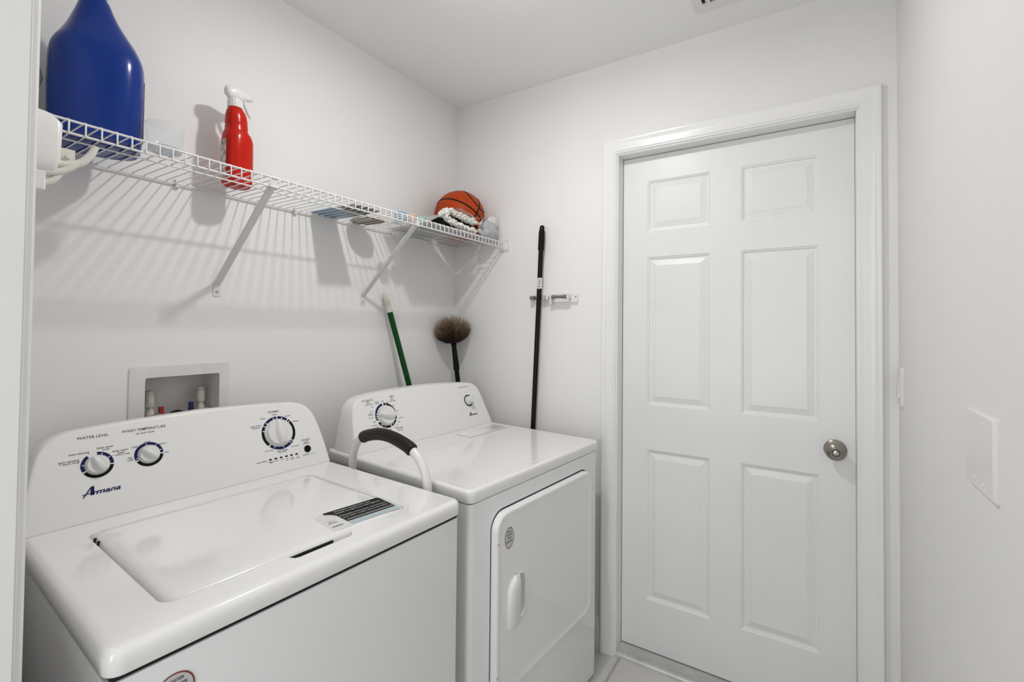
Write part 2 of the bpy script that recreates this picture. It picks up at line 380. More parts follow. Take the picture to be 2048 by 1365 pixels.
# ------------------------------------------------------------------ washing machine outlet box
v = empty('washer_outlet_box', (-1.2165, 0, 1.02), 0, 'recessed white plumbing outlet box in the wall above the washer', 'outlet box')
ox, oz = -1.2165, 1.02
bm = B(); ou = rrect(-1.347-ox, -1.0935-ox, .965-oz, 1.2255-oz, .006, 3); inn = rrect(bx0-ox, bx1-ox, 1.0205-oz, bz1-oz, .006, 3)
inb = rrect(bx0-ox+.006, bx1-ox-.006, 1.0265-oz, bz1-oz-.005, .006, 3)
rings(bm, [[(a, 0, b) for a, b in ou], [(a, -.003, b) for a, b in ou], [(a*.985, -.0045, b) for a, b in ou], [(a, -.0045, b) for a, b in inn], [(a, 0, b) for a, b in inn], [(a, .088, b) for a, b in inb]], False, True)
obj('box_frame', bm, M_box, v, smooth=30)
for x, hm, hx_, hz_ in ((-1.2815, M_redv, -1.2545, 1.1045), (-1.1525, M_bluev, -1.1780, 1.1085)):
    X = x-ox; Zb = 1.02
    bm = B(); lathe(bm, [(.0105, 1.1535-Zb), (.0118, 1.1525-Zb), (.0118, 1.1080-Zb), (.0105, 1.1065-Zb)], 24, Matrix.Translation((X, .045, 0))); obj('supply_pipe', bm, M_copper, v, smooth=30)
    bm = B(); lathe(bm, [(.0085, 1.108-Zb), (.0080, 1.098-Zb), (.0105, 1.094-Zb), (.0110, 1.078-Zb), (.0105, 1.04-Zb)], 20, Matrix.Translation((X+.001, .045, 0))); obj('pipe_neck', bm, M_copper, v)
    bm = B(); MN = Matrix.Translation((X+.0125, .046, 1.074-Zb)) @ Matrix.Rotation(R(90), 4, 'X')
    lathe(bm, [(.0150, 0), (.0165, .003), (.0165, .012), (.0150, .016), (.0115, .016), (.0105, .010)], 28, MN); obj('valve_nut', bm, M_steel, v, smooth=30)
    bm = B(); box(bm, hx_-ox-.0052, hx_-ox+.0052, .038, .050, 1.060-Zb, hz_-Zb); obj('valve_handle', bm, hm, v, smooth=0, bevel=.0012)
bm = B(); lathe(bm, [(.017, 0), (.019, .02), (.015, .03), (.004, .034)], 24, Matrix.Translation((-1.214-ox, .045, 1.055-oz))); obj('drain_hose', bm, M_blackp, v)

# ------------------------------------------------------------------ appliances
KF = .4
def facept(x, z, y0, off=0):
    n = Vector((0, -1, KF)).normalized(); return Vector((x, y0+KF*(z-.904), z)) + n*off
def faceM(x, z, y0, off=.0004, ang=0):
    n = Vector((0, -1, KF)).normalized(); up = Vector((0, KF, 1)).normalized(); rt = Vector((1, 0, 0))
    M = Matrix((rt, up, n)).transposed().to_4x4(); M.translation = facept(x, z, y0, off)
    return M @ Matrix.Rotation(ang, 4, 'Z')
def console(parent, y0, x0, x1, outline, yb):
    bm = B(); c = Vector(((x0+x1)/2, 0, 1.0))
    def lp(ins, push, back=None, dz=0):
        out = []
        for x, z in outline:
            q = Vector((x, 0, z)); d = (c-q); d.y = 0; d.normalize()
            # inset keeps the bottom line
            xx = x+d.x*ins; zz = z+(d.z*ins if z > .91 else 0)
            if back is None: p = facept(xx, zz, y0, 0) + Vector((0, push, 0))
            else: p = Vector((xx, back, zz-dz if z > .91 else zz))
            out.append(p)
        return out
    rings(bm, [lp(.010, 0), lp(.006, 0), lp(.003, .0008), lp(.001, .003), lp(0, .0065), lp(.0, 0, yb-.012), lp(.01, 0, yb)], True, True)
    return obj('control_panel', bm, M_cons, parent, smooth=30)
def arc_ring(bm, cx, cz, ri, ro_, a0, a1, y0, mi=0, off=.0005):
    n = max(3, int(abs(a1-a0)/5)); up = Vector((0, KF, 1)).normalized()
    c = facept(cx, cz, y0, off); A = []; Bv = []
    for i in range(n+1):
        a = R(a0+(a1-a0)*i/n); d = Vector((1, 0, 0))*math.sin(a) + up*math.cos(a)
        A.append(bm.verts.new(c+d*ri)); Bv.append(bm.verts.new(c+d*ro_))
    for i in range(n): bm.faces.new((A[i], Bv[i], Bv[i+1], A[i+1])).material_index = mi
def control_knob(parent, cx, cz, r, ang, y0, h=.016, grip=True):
    k = empty('control_knob'); k.parent = parent; k.matrix_local = faceM(cx, cz, y0, 0, R(-ang))
    bm = B(); lathe(bm, [(r, .0004), (r, .003), (r*.95, .005), (r*.93, h*.5), (r*.9, h*.58)], 48); obj('knob_base', bm, M_knobp, k)
    if grip:
        bm = B(); loops = []
        for t, wd, hh in ((-1.0, .10, .5), (-.97, .17, .8), (-.8, .24, 1.0), (-.3, .30, 1.12), (.3, .27, 1.12), (.8, .17, 1.0), (1.02, .09, .9), (1.08, .04, .5)):
            y = t*r*.93; b = wd*r; z1 = h*hh*1.05
            loops.append([(-b*1.5, y, h*.45), (-b*.9, y, z1*.93), (-b*.55, y, z1), (b*.55, y, z1), (b*.9, y, z1*.93), (b*1.5, y, h*.45)])
        rings(bm, loops); obj('grip', bm, M_knobp, k, smooth=50)
    else:
        bm = B(); lathe(bm, [(r*.8, h*.4), (r*.78, h*1.1), (r*.7, h*1.25)], 32); obj('grip', bm, M_knobp, k)
    return k
def logo(parent, cx, cz, wd, y0, m):
    """slanted lettering with a big swept A"""
    bm = B(); M = faceM(cx, cz, y0, .0006); s = wd/6.7
    def poly(pts):
        bm.faces.new([bm.verts.new(M @ Vector((x*s, y*s, 0))) for x, y in pts])
    poly([(-3.35, -.95), (-3.05, -.95), (-2.45, -.1), (-1.95, .62), (-1.55, 1.25), (-1.72, 1.3), (-2.25, .62), (-2.75, -.15)])
    poly([(-1.72, 1.3), (-1.2, 1.3), (-1.25, -.62), (-1.95, -.62), (-1.9, .3)])
    poly([(-3.3, -.22), (-.5, .12), (-.5, -.08), (-3.35, -.42)])
    M2 = M @ Matrix.Translation((1.18*s, -.06*s, .0001))
    add_text(bm, 'mana', M2, 4.45*s, 1.05*s, bold=.022, shear=.35)
    return obj('logo', bm, m, parent, smooth=0, weld=False)
def deck_mesh(x0, x1, y0, y1, z0, z1, r, hole=None, hd=.03, hn=None):
    """top pan with rounded edges; hole outline list of (x,y)"""
    bm = B(); loops = []
    for ins, z in ((.002, z0), (0, z0+.003), (0, z1-r), (r*.12, z1-r*.5), (r*.45, z1-r*.13), (r, z1), (r+.003, z1)):
        loops.append([(a, b, z) for a, b in rrect(x0+ins, x1-ins, y0+ins, y1-ins, .022-ins*.8, 5)])
    rings(bm, loops, True, hole is None)
    if hole:
        top = [(p[0], p[1]) for p in loops[-1]]
        fill_holes(bm, top, [hole(.0)], z1)
        rings(bm, [[(a, b, z1) for a, b in hole(0)], [(a, b, z1-.0015) for a, b in hole(.0012)], [(a, b, z1-hd) for a, b in hole(.003)]], False, True)
    return bm

# ---- washer
WY0 = .568
washer = empty('washing_machine', (-.9142, -.7939, 0), -.0549, 'white top-load washing machine with three dials, nearest the doorway', 'washing machine')
bm = B(); loops = [[(a, b, z) for a, b in rrect(-.695, -.004, .006, .66, .012, 3)] for z in (.012, .858)]
rings(bm, loops); obj('cabinet', bm, M_cab, washer, smooth=30)
bm = B(); box(bm, -.69, -.009, .010, .655, .857, .868); obj('seam', bm, M_dk, washer, smooth=0)
for x, y in ((-.65, .05), (-.05, .05), (-.65, .61), (-.05, .61)):
    bm = B(); lathe(bm, [(.02, 0), (.02, .006), (.008, .008), (.008, .02)], 16, Matrix.Translation((x, y, 0))); obj('foot', bm, M_blackp, washer)
def hole(i):
    x0, x1, y0, y1, r = -.6135+i, -.1155-i, .070+i, .500-i, .026
    P = rrect(x0, x1, y0, y1, r, 5)
    # insert finger notch on the front edge (between last and first corner arcs)
    notch = [(-.428, y0), (-.420, y0-.006), (-.412, y0-.020), (-.404, y0-.023), (-.296, y0-.023), (-.288, y0-.020), (-.280, y0-.006), (-.272, y0)]
    return P + notch
obj('top_panel', deck_mesh(-.699, 0, 0, .686, .867, .904, .014, hole, .030), M_enam, washer, smooth=40)
# lid
bm = B(); loops = []
for ins, z in ((.0, .876), (0, .890), (.0012, .8975), (.005, .9025), (.011, .9045), (.022, .9048), (.026, .9048)):
    il = ins*1.6
    loops.append([(a, b, z) for a, b in rrect(-.6035+il, -.1185-ins, .0735+ins, .4965-ins, .024-ins*.6, 5)])
rings(bm, loops); lid = obj('lid', bm, M_enam, washer, smooth=50)
bm = B(); box(bm, -.408, -.318, .0712, .0742, .878, .8972); obj('lid_gap_shade', bm, M_dk, washer, smooth=0)  # black strip on the lid front colours in the finger gap's shade
for y in (.445, .468):
    bm = B(); box(bm, -.6052, -.6010, y, y+.006, .882, .8985); obj('hinge_slot', bm, M_dk, washer, smooth=0)
# lid label
def labM(x, y, z=.90505): return Matrix.Translation((x, y, z)) @ Matrix.Rotation(R(-6.4), 4, 'Z')
lab = empty('lid_label', (0, 0, 0)); lab.parent = washer
LM = labM(-.196, .140)
def flat(bm, pts, M, dz=0, mi=0):
    bm.faces.new([bm.verts.new(M @ Vector((a, b, dz))) for a, b in pts]).material_index = mi
bm = B(); flat(bm, [(-.099, .036), (-.101, .030), (-.101, -.056), (-.097, -.061), (-.060, -.061), (-.058, -.055), (.066, -.055), (.069, -.052), (.069, .045), (.066, .048), (-.075, .048)], LM)
obj('label_film', bm, M_stk, lab, smooth=0)
bm = B(); flat(bm, [(-.0755, .047), (.064, .047), (.068, .043), (.068, -.034), (-.056, -.034), (-.058, .012), (-.062, .022), (-.068, .030), (-.0765, .037)], LM, .0003); obj('black_panel', bm, M_black, lab, smooth=0)
bm = B(); flat(bm, [(-.056, -.034), (.068, -.034), (.069, -.052), (-.056, -.056)], LM, .0003); obj('blue_panel', bm, M_sky, lab, smooth=0)
bm = B(); flat(bm, [(-.053, -.021), (.066, -.021), (.066, -.029), (-.053, -.029)], LM, .0006); obj('grey_panel', bm, M_grey, lab, smooth=0)
for t, x, y, wd, h in (('Detergent designed for your', -.006, .036, .094, .0055), ('washer to help boost stain fighting.', .001, .0235, .116, .0055), ("Détergent conçu pour votre laveuse", .004, .004, .118, .0055), ("pour aider à lutter contre les taches.", .004, -.0085, .116, .0055),
                       ('Contains no chlorine bleach. Use as directed with high efficiency washers.', .006, -.0252, .11, .0028), ('FREE sample inside / GRATUIT', .004, -.045, .11, .006)):
    bm = B(); add_text(bm, t, LM @ Matrix.Translation((x, y, .0009)), wd, h, bold=.006)
    obj('text_line', bm, M_white, lab, smooth=0, weld=False)
bm = B(); flat(bm, [(-.094, -.038), (-.070, -.038), (-.070, -.041), (-.094, -.041)], LM, .0005)
for i, (t, wd) in enumerate((('washer with', .018), ('laveuse', .014), ('affresh', .02))): add_text(bm, t, LM @ Matrix.Translation((-.083, -.004-i*.007, .0005)), wd)
obj('small_print', bm, M_ink, lab, smooth=0, weld=False)

# washer console outline (x,z): right measured side mirrored for the left
RS = [(-.0035, .9045), (-.0095, .955), (-.0164, 1.0005), (-.0215, 1.022), (-.0272, 1.0432), (-.0310, 1.0535), (-.0358, 1.0626), (-.0420, 1.0715), (-.0499, 1.0794), (-.060, 1.0865), (-.0721, 1.0913), (-.084, 1.0943), (-.0977, 1.0962), (-.1849, 1.1022), (-.2745, 1.1057), (-.345, 1.108)]
wout = RS + [(-.699-x, z) for x, z in RS[::-1][1:]]
wcon = console(washer, WY0, -.699, 0, wout, .684)
W1 = [('WATER LEVEL', -0.5731, 1.0791, 0.0564), ('WASH TEMPERATURE', -0.4761, 1.0804, 0.0888), ('all cold rinses', -0.475, 1.0717, 0.0369), ('auto sensing', -0.5996, 1.0474, 0.0348), ('auto sensing', -0.6171, 1.0344, 0.0346), ('+ extra rinse', -0.6166, 1.0298, 0.033), ('deep water', -0.5534, 1.0528, 0.0307), ('wash', -0.5527, 1.048, 0.0132), ('deep water', -0.5263, 1.0404, 0.0302), ('wash', -0.5258, 1.0354, 0.0133), ('+ extra rinse', -0.5255, 1.0312, 0.0321), ('cool', -0.4737, 1.0494, 0.0109), ('warm', -0.4431, 1.04, 0.0154), ('hot', -0.4357, 1.0183, 0.0082), ('cold', -0.5002, 1.0423, 0.0111), ('tap', -0.5105, 1.02, 0.0085), ('cold', -0.5103, 1.0145, 0.0108),
      ('NORMAL', -0.1557, 1.077, 0.0345), ('regular', -0.1538, 1.0688, 0.0169), ('casual', -0.1169, 1.0598, 0.0154), ('delicate', -0.0942, 1.0406, 0.0193), ('heavy', -0.1903, 1.0619, 0.0148), ('bulky items', -0.2142, 1.044, 0.0297), ('& sheets', -0.2142, 1.0388, 0.0216), ('drain & spin', -0.1885, 0.9714, 0.0251), ('clean washer', -0.15, 0.965, 0.034), ('with', -0.1579, 0.9608, 0.0092), ('rinse & spin', -0.1096, 0.9699, 0.0249), ('START', -0.0728, 0.9804, 0.0271), ('PRESS', -0.0727, 0.9732, 0.0134), ('PAUSE: LID UP', -0.0724, 0.9696, 0.024), ('CANCEL', -0.0799, 0.9388, 0.0219), ('press & hold', -0.0582, 0.9373, 0.0154), ('cycle status', -0.214, 0.9458, 0.0309), ('sensing', -0.188, 0.9407, 0.0158), ('fill', -0.1882, 0.9372, 0.0045), ('wash', -0.1721, 0.9405, 0.0098), ('rinse', -0.1552, 0.9407, 0.0085), ('final', -0.1403, 0.9404, 0.0068), ('spin', -0.1412, 0.9358, 0.0068), ('cycle', -0.1251, 0.9397, 0.0096), ('complete', -0.1254, 0.9362, 0.0140), ('lid', -0.1068, 0.9403, 0.004), ('locked', -0.1076, 0.9362, 0.0122)]
def group_lettering(items, key, y0, parent):
    gs = {}
    for it in items: gs.setdefault(key(it[1], it[2]), []).append(it)
    for g in gs.values():
        bm = B()
        for t, x, z, wd in g: add_text(bm, t, faceM(x, z, y0), wd, bold=.004)
        obj('dial_lettering', bm, M_ink, parent, smooth=0, weld=False)
group_lettering(W1, lambda x, z: (0 if x < -.5125 else 1 if x < -.4 else 2 if z < .948 and x < -.09 else 3 if x > -.09 and z < .99 else 4) if z < 1.0765 or x < -.4 else 4, WY0, wcon)
bm = B(); add_text(bm, 'affresh', faceM(-.1445, .9605, WY0), .0124, bold=.01, shear=.2); obj('red_lettering', bm, M_red_line, wcon, smooth=0, weld=False)
logo(wcon, -.5664, .9625, .0672, WY0, M_navy)
def dial(parent, cx, cz, ri, ro_, segs, y0, tick=()):
    bm = B()
    for a0, a1, mi in segs: arc_ring(bm, cx, cz, ri, ro_, a0, a1, y0, mi)
    for a in tick: arc_ring(bm, cx, cz, ri+.0005, ri+(ro_-ri)*.62, a-2.2, a+2.2, y0, 2, .0009)
    return obj('dial_ring', bm, [M_black, M_navy, M_white], parent, smooth=0, weld=False)
dial(wcon, -.5697, 1.0175, .0228, .0295, [(2, 94, 1), (100, 238, 0), (246, 324, 1)], WY0, (22, 58, 278))
dial(wcon, -.4725, 1.0205, .0228, .0295, [(-112, 92, 1), (99, 240, 0)], WY0, (-8, 38, 76, -104))
dial(wcon, -.1510, 1.0155, .0425, .0505, [(-56, 0, 1), (4, 40, 1), (44, 128, 0), (132, 222, 1), (228, 301, 0)], WY0, (-44, -12, 20, 52, -76, 140, 172, 206))
control_knob(washer, -.5697, 1.0175, .0215, -27, WY0, .019)
control_knob(washer, -.4725, 1.0205, .0215, -50, WY0, .019)
control_knob(washer, -.1510, 1.0155, .0395, -4, WY0, .022)
bm = B(); lathe(bm, [(.0108, 0), (.0108, .0015), (.0095, .003), (.006, .0028)], 28, faceM(-.0725, .9540, WY0, 0)); obj('start_button', bm, M_blackp, washer)
for x in (-.189, -.1733, -.1574, -.1412, -.1257, -.1098):
    bm = B(); flat(bm, [(a, b) for a, b in rrect(-.0042, .0042, -.0022, .0022, .002, 3)], faceM(x, .9464, WY0, .0006)); obj('status_window', bm, M_black, wcon, smooth=0)
# sticker on washer front
def front_sticker(parent, cx, cz, rx, rz, yf, lines):
    st = empty('round_sticker', (cx, yf, cz)); st.parent = parent
    MM = Matrix.Translation((0, -.0006, 0)) @ Matrix.Rotation(R(90), 4, 'X')
    n = 40; e = lambda k, s: (rx*s*math.cos(2*math.pi*k/n), rz*s*math.sin(2*math.pi*k/n))
    bm = B(); flat(bm, [e(k, 1) for k in range(n)], MM); obj('sticker_film', bm, M_lab2, st, smooth=0)
    bm = B(); A = [bm.verts.new(MM @ Vector((*e(k, .93), .0003))) for k in range(n)]; Bq = [bm.verts.new(MM @ Vector((*e(k, 1), .0003))) for k in range(n)]
    for k in range(n): bm.faces.new((A[k], Bq[k], Bq[(k+1) % n], A[(k+1) % n]))
    obj('sticker_border', bm, M_red_line, st, smooth=0)
    for t, z, wd, h in lines:
        bm = B(); add_text(bm, t, MM @ Matrix.Translation((0, z, .0005)), wd, h, bold=.012)
        obj('text_line', bm, M_ink, st, smooth=0, weld=False)
M_lab2 = mat('sticker_silver', (.58, .58, .58), .35)
SL = [('REGISTER', .60, .95, .16), ('ENREGISTRER', .30, 1.25, .16), ('REGISTRE', .02, .95, .16), ('866-640-5201', -.32, 1.45, .2)]
front_sticker(washer, -.6185, .8045, .027, .027, .006, [(t, z*.027, wd*.027, h*.027) for t, z, wd, h in SL])

# ---- dryer
DY0 = .54
dryer = empty('clothes_dryer', (-.1473, -.8459, 0), -.0898, 'white front-load clothes dryer beside the door frame, with two dials', 'dryer')
bm = B(); loops = [[(a, b, z) for a, b in rrect(-.7165, .008, .005, .60, .018, 4)] for z in (.012, .8645)]
rings(bm, loops); obj('cabinet', bm, M_cab, dryer, smooth=30)
bm = B(); box(bm, -.71, .002, .010, .59, .8635, .870); obj('seam', bm, M_dk, dryer, smooth=0)
for x, y in ((-.66, .05), (-.04, .05), (-.66, .55), (-.04, .55)):
    bm = B(); lathe(bm, [(.02, 0), (.02, .006), (.008, .008), (.008, .02)], 16, Matrix.Translation((x, y, 0))); obj('foot', bm, M_blackp, dryer)
obj('top_panel', deck_mesh(-.7205, .012, 0, .70, .868, .904, .009), M_enam, dryer, smooth=40)
# lint screen cover
bm = B(); flat(bm, rrect(-.2760, -.0440, .4150, .4920, .003, 2), Matrix.Identity(4), .9042); obj('lint_gap', bm, M_grey, dryer, smooth=0)
bm = B(); pr = [rrect(-.2750+i, -.0450-i, .4170+i, .4915-i, .004, 3) for i in (0, .0015)]
rings(bm, [[(a, b, .9035) for a, b in pr[0]], [(a, b, .9060) for a, b in pr[0]], [(a, b, .9072) for a, b in pr[1]]]); obj('lint_cover', bm, M_enam, dryer, smooth=40)
# shallow pressed border of the top
bm = B()
for o_, z in ((0, 0),):
    A = rrect(-.690, -.020, .030, .400, .02, 4); Bq = rrect(-.684, -.026, .036, .394, .015, 4)
    rings(bm, [[(a, b, .9041) for a, b in A], [((a+c)/2, (b+d)/2, .9052) for (a, b), (c, d) in zip(A, Bq)], [(a, b, .9041) for a, b in Bq]], False, False)
obj('pressed_rim', bm, M_enam, dryer, smooth=60)
DR = [(.0031, .9045), (-.0020, .935), (-.0075, .9617), (-.0130, .9935), (-.0189, 1.0234), (-.0245, 1.045), (-.0308, 1.0590), (-.0400, 1.0700), (-.0519, 1.0784), (-.063, 1.0830), (-.0754, 1.0861), (-.1442, 1.0925), (-.240, 1.0975), (-.354, 1.099)]
dout = DR + [(-.7085-x, z) for x, z in DR[::-1][1:]]
dcon = console(dryer, DY0, -.7085, .003, dout, .675)
D1 = [('AUTOMATIC', -0.6188, 1.0717, 0.0483), ('DRY', -0.6177, 1.0642, 0.0156), ('HIGH HEAT', -0.6158, 1.057, 0.0313), ('WRINKLE', -0.5817, 1.062, 0.0179), ('SHIELD', -0.5799, 1.0572, 0.0189), ('OFF', -0.5552, 1.0619, 0.0113), ('TIMED', -0.5121, 1.0745, 0.0235), ('DRY', -0.5111, 1.0657, 0.0147), ('HIGH HEAT', -0.51, 1.0583, 0.0303), ('OFF', -0.6081, 0.9964, 0.0116), ('OFF', -0.504, 0.9822, 0.011), ('AIR DRY', -0.5053, 0.9608, 0.0316), ('NO HEAT', -0.505, 0.9531, 0.0261), ('MORE DRY', -0.4888, 0.9947, 0.0227), ('VERY DRY', -0.6119, 1.033, 0.0171), ('ENERGY', -0.6154, 1.0261, 0.0171), ('PREFERRED', -0.619, 1.0213, 0.0221), ('DAMP DRY', -0.6182, 1.0122, 0.0203), ('LOW HEAT', -0.6102, 0.9851, 0.0263), ('LESS DRY', -0.5997, 0.9771, 0.0191), ('60', -0.5354, 1.0556, 0.007), ('40', -0.5131, 1.0417, 0.0063), ('20', -0.4992, 1.0212, 0.0066), ('20', -0.5144, 0.9728, 0.0063), ('10', -0.5255, 0.9657, 0.0063), ('OFF', -0.5468, 0.9623, 0.0096), ('OFF', -0.6039, 1.0479, 0.0092), ('PUSH TO START', -0.1232, 1.0718, 0.0569)]
group_lettering(D1, lambda x, z: 0 if x < -.3 else 1, DY0, dcon)
logo(dcon, -.1064, .9550, .0589*.9, DY0, M_black)
dial(dcon, -.5535, 1.0120, .0385, .0465, [(252, 350, 1), (-4+2, 118, 0), (122, 158, 0), (166, 240, 0)], DY0, (138, 148, 200, 215, 222, 262, 272, 284, 12))
dial(dcon, -.1120, 1.0130, .0210, .0262, [(0, 360, 0)], DY0)
control_knob(dryer, -.5535, 1.0120, .0365, -82, DY0, .024)
control_knob(dryer, -.1120, 1.0130, .0190, 0, DY0, .026, grip=False)
# dryer door
dd = empty('dryer_door', (-.628, 0, .10)); dd.parent = dryer
DX0, DX1, DZ0, DZ1 = -.628, -.0695, .290, .8135
bm = B(); A = rrect(DX0-.003, DX1+.002, DZ0-.004, DZ1+.004, .052, 8)
flat(bm, [(a+.628, b-.10) for a, b in A], Matrix.Translation((0, .0042, 0)) @ Matrix.Rotation(R(90), 4, 'X')); obj('door_gap', bm, M_dk, dd, smooth=0)
bm = B(); loops = []
for ins, y in ((0, .004), (0, -.010), (.002, -.0145), (.006, -.0170), (.010, -.0168), (.018, -.0150), (.026, -.0140), (.030, -.0140)):
    loops.append([(a+.628, y, b-.10) for a, b in rrect(DX0+ins, DX1-ins, DZ0+ins, DZ1-ins, max(.02, .050-ins), 8)])
rings(bm, loops, False, False)
hx, hz = -.5515+.628, .5405-.10
rc = rrect(hx-.010, hx+.063, hz-.062, hz+.068, .020, 6)
ctr = (hx+.03, hz)
sc = lambda k: [(ctr[0]+(a-ctr[0])*k, ctr[1]+(b-ctr[1])*k) for a, b in rc]
fill_holes(bm, [(p[0], p[2]) for p in loops[-1]], [sc(1.12)], 0, lambda a, b, c: (a, -.0140, b))
rings(bm, [[(a, y, b) for a, b in sc(k)] for k, y in ((1.12, -.0140), (1.05, -.0140), (1.03, -.0152), (1.0, -.0152), (.97, -.0130), (.90, -.0040), (.80, .0000))], False, True)
obj('door_skin', bm, M_cab, dd, smooth=50)
bm = B(); loops = []
for z, b, t in ((-.073, .014, .002), (-.071, .021, .010), (-.060, .0255, .015), (.045, .0255, .015), (.060, .024, .014), (.072, .016, .008), (.0745, .008, .002)):
    yb = -.0138; sh = .026*max(0, (z-.035)/.04)**1.3
    loops.append([(hx-b+sh, yb, hz+z), (hx-b+sh+.001, yb-t*.7, hz+z), (hx-b+.006+sh, yb-t, hz+z), (hx+.002+sh*.5, yb-t*1.12, hz+z), (hx+.0255, yb-t*.85, hz+z), (hx+.0255, yb+.004, hz+z)])
rings(bm, loops); obj('door_handle', bm, M_plas, dd, smooth=40)
for z in (.733, .3634):
    bm = B(); lathe(bm, [(.0032, 0), (.0032, .0012), (.002, .002)], 14, Matrix.Translation((-.6215+.628, -.0168, z-.10)) @ Matrix.Rotation(R(90), 4, 'X')); obj('door_screw', bm, M_steel, dd)
for z0, z1 in ((.676, .757), (.376, .457)):
    bm = B(); lathe(bm, [(.0035, z0), (.0035, z1)], 12, Matrix.Translation((-.0665, -.0025, 0))); obj('door_hinge', bm, M_steel, dryer)
front_sticker(dd, -.5690+.628, .7335-.10, .0195*1.05, .0305, -.0141, [(t, z*.0300, wd*.0190, h*.026) for t, z, wd, h in SL])

# ------------------------------------------------------------------ wire shelf
shelf = empty('wire_shelf', (0, 0, 1.75), 0, 'white vinyl-coated wire shelf fixed along the wall above both machines', 'shelf')
X0s = -1.695
bm = B(); xs = []; x = -1.577-.0253*4
while x < -.012: xs.append(x); x += .0253
for x in xs:
    tube(bm, [(x, -.006, 0), (x, -.298, 0), (x, -.3035, -.0015), (x, -.306, -.006), (x, -.306, -.030)], .0016, 6)
obj('wire_grid', bm, M_wire, shelf, smooth=60)
for y, z, r, nm in ((-.3025, -.0035, .0026, 'front_rail'), (-.3025, -.0285, .0026, 'front_rail'), (-.170, -.0040, .0024, 'middle_rod'), (-.0085, -.0040, .0028, 'back_rod')):
    bm = B(); tube(bm, [(X0s, y, z), (-.004, y, z)], r, 8); obj(nm, bm, M_wire, shelf, smooth=60)
def bracket(x, zf):
    b = empty('support_bracket', (x, 0, 0)); b.parent = shelf
    p0 = Vector((0, -.0035, zf+.018-1.75)); p1 = Vector((0, -.300, -.020)); d = (p1-p0).normalized(); nrm = Vector((0, d.z, -d.y))
    if nrm.z > 0: nrm = -nrm
    bm = B(); loops = []
    for p, wd in ((p0, .0095), (p0+d*.02, .0095), (p1-d*.02, .0095), (p1, .008)):
        loops.append([p+Vector((a, 0, 0))+nrm*c for a, c in ((-wd, -.006), (-wd, .0), (-wd*.8, .0012), (wd*.8, .0012), (wd, .0), (wd, -.006), (wd-.0012, -.006), (wd-.0012, -.0008), (-wd+.0012, -.0008), (-wd+.0012, -.006))])
    rings(bm, loops); obj('brace', bm, M_brk, b, smooth=20)
    bm = B(); o1 = rrect(-.0105, .0105, zf-.018-1.75, zf+.026-1.75, .003, 3)
    rings(bm, [[(a, 0, c) for a, c in o1], [(a, -.0025, c) for a, c in o1]], True, True); obj('foot_plate', bm, M_brk, b, smooth=30)
    bm = B(); lathe(bm, [(.0045, 0), (.0045, .0015), (.003, .003)], 14, Matrix.Translation((0, -.0024, zf-.004-1.75)) @ Matrix.Rotation(R(90), 4, 'X')); box(bm, -.0035, .0035, -.0062, -.0045, zf-.0046-1.75, zf-.0034-1.75); obj('screw', bm, M_steel, b)
    bm = B(); box(bm, -.009, .009, -.3015, -.2975, -.034, .001); box(bm, -.009, .009, -.3015, -.290, -.0340, -.0325); obj('hook_plate', bm, M_brk, b, smooth=0, bevel=.001)
bracket(-1.134, 1.448); bracket(-.583, 1.445)
for x in (-1.58, -1.247, -.886, -.44, -.20):
    bm = B(); box(bm, x-.006, x+.006, -.012, 0, -.014, .008); tube(bm, [(x-.006, -.0085, -.004), (x+.006, -.0085, -.004)], .0058, 10); obj('wall_clip', bm, M_plas, shelf, smooth=0, bevel=.001)
v = empty('end_bracket', (0, -.300, 0)); v.parent = shelf
bm = B(); o1 = rrect(-.030, .030, -.045, .012, .004, 3)
rings(bm, [[(0, a, c) for a, c in o1], [(-.004, a, c) for a, c in o1]]); box(bm, -.016, -.004, -.006, .012, -.040, .010); obj('bracket_body', bm, M_plas, v, smooth=30, bevel=.0008)
for a, c in ((-.019, .004), (-.019, -.036)):
    bm = B(); lathe(bm, [(.004, .0035), (.004, .0055), (.002, .007)], 14, Matrix.Translation((0, a, c)) @ Matrix.Rotation(R(-90), 4, 'Y')); obj('screw', bm, M_steel, v)

# ------------------------------------------------------------------ things on the shelf
ZS = 1.7522
def sect(cx, cy, hw, hd, z, rot, e=2.6, n=32):
    out = []
    for k in range(n):
        a = 2*math.pi*k/n; c, s = math.cos(a), math.sin(a)
        x = hw*math.copysign(abs(c)**(2/e), c); y = hd*math.copysign(abs(s)**(2/e), s)
        out.append((cx+x*math.cos(rot)-y*math.sin(rot), cy+x*math.sin(rot)+y*math.cos(rot), z))
    return out
# blue jug
jug = empty('blue_jug', (-1.464, -.137, ZS), 0, 'large glossy blue plastic jug standing on the left end of the shelf', 'jug')
rj = -.22
bm = B()
prof = [(.0, .070, .074, 0, 0), (.003, .079, .083, 0, 0), (.012, .0845, .0885, 0, 0), (.10, .0865, .0905, 0, 0), (.165, .0865, .0905, 0, 0), (.195, .0850, .088, 0, 0), (.215, .0800, .083, .000, 0), (.240, .0690, .070, .001, 0), (.265, .0565, .056, -.001, 0), (.290, .0450, .044, -.004, 0), (.315, .0350, .034, -.006, 0), (.336, .0280, .028, -.007, 0), (.350, .022, .022, -.008, 0), (.375, .021, .021, -.008, 0)]
P2 = smoothpath([(p[1], p[2], p[0]) for p in prof], 3); P3 = smoothpath([(p[3], 0, p[0]) for p in prof], 3)
rings(bm, [sect(c.x, 0, p.x*.965, p.y, p.z, rj, 2.0+1.1*min(1, max(0, (.34-p.z)/.13)), 56) for p, c in zip(P2, P3)])
obj('jug_body', bm, M_blue, jug, smooth=60)
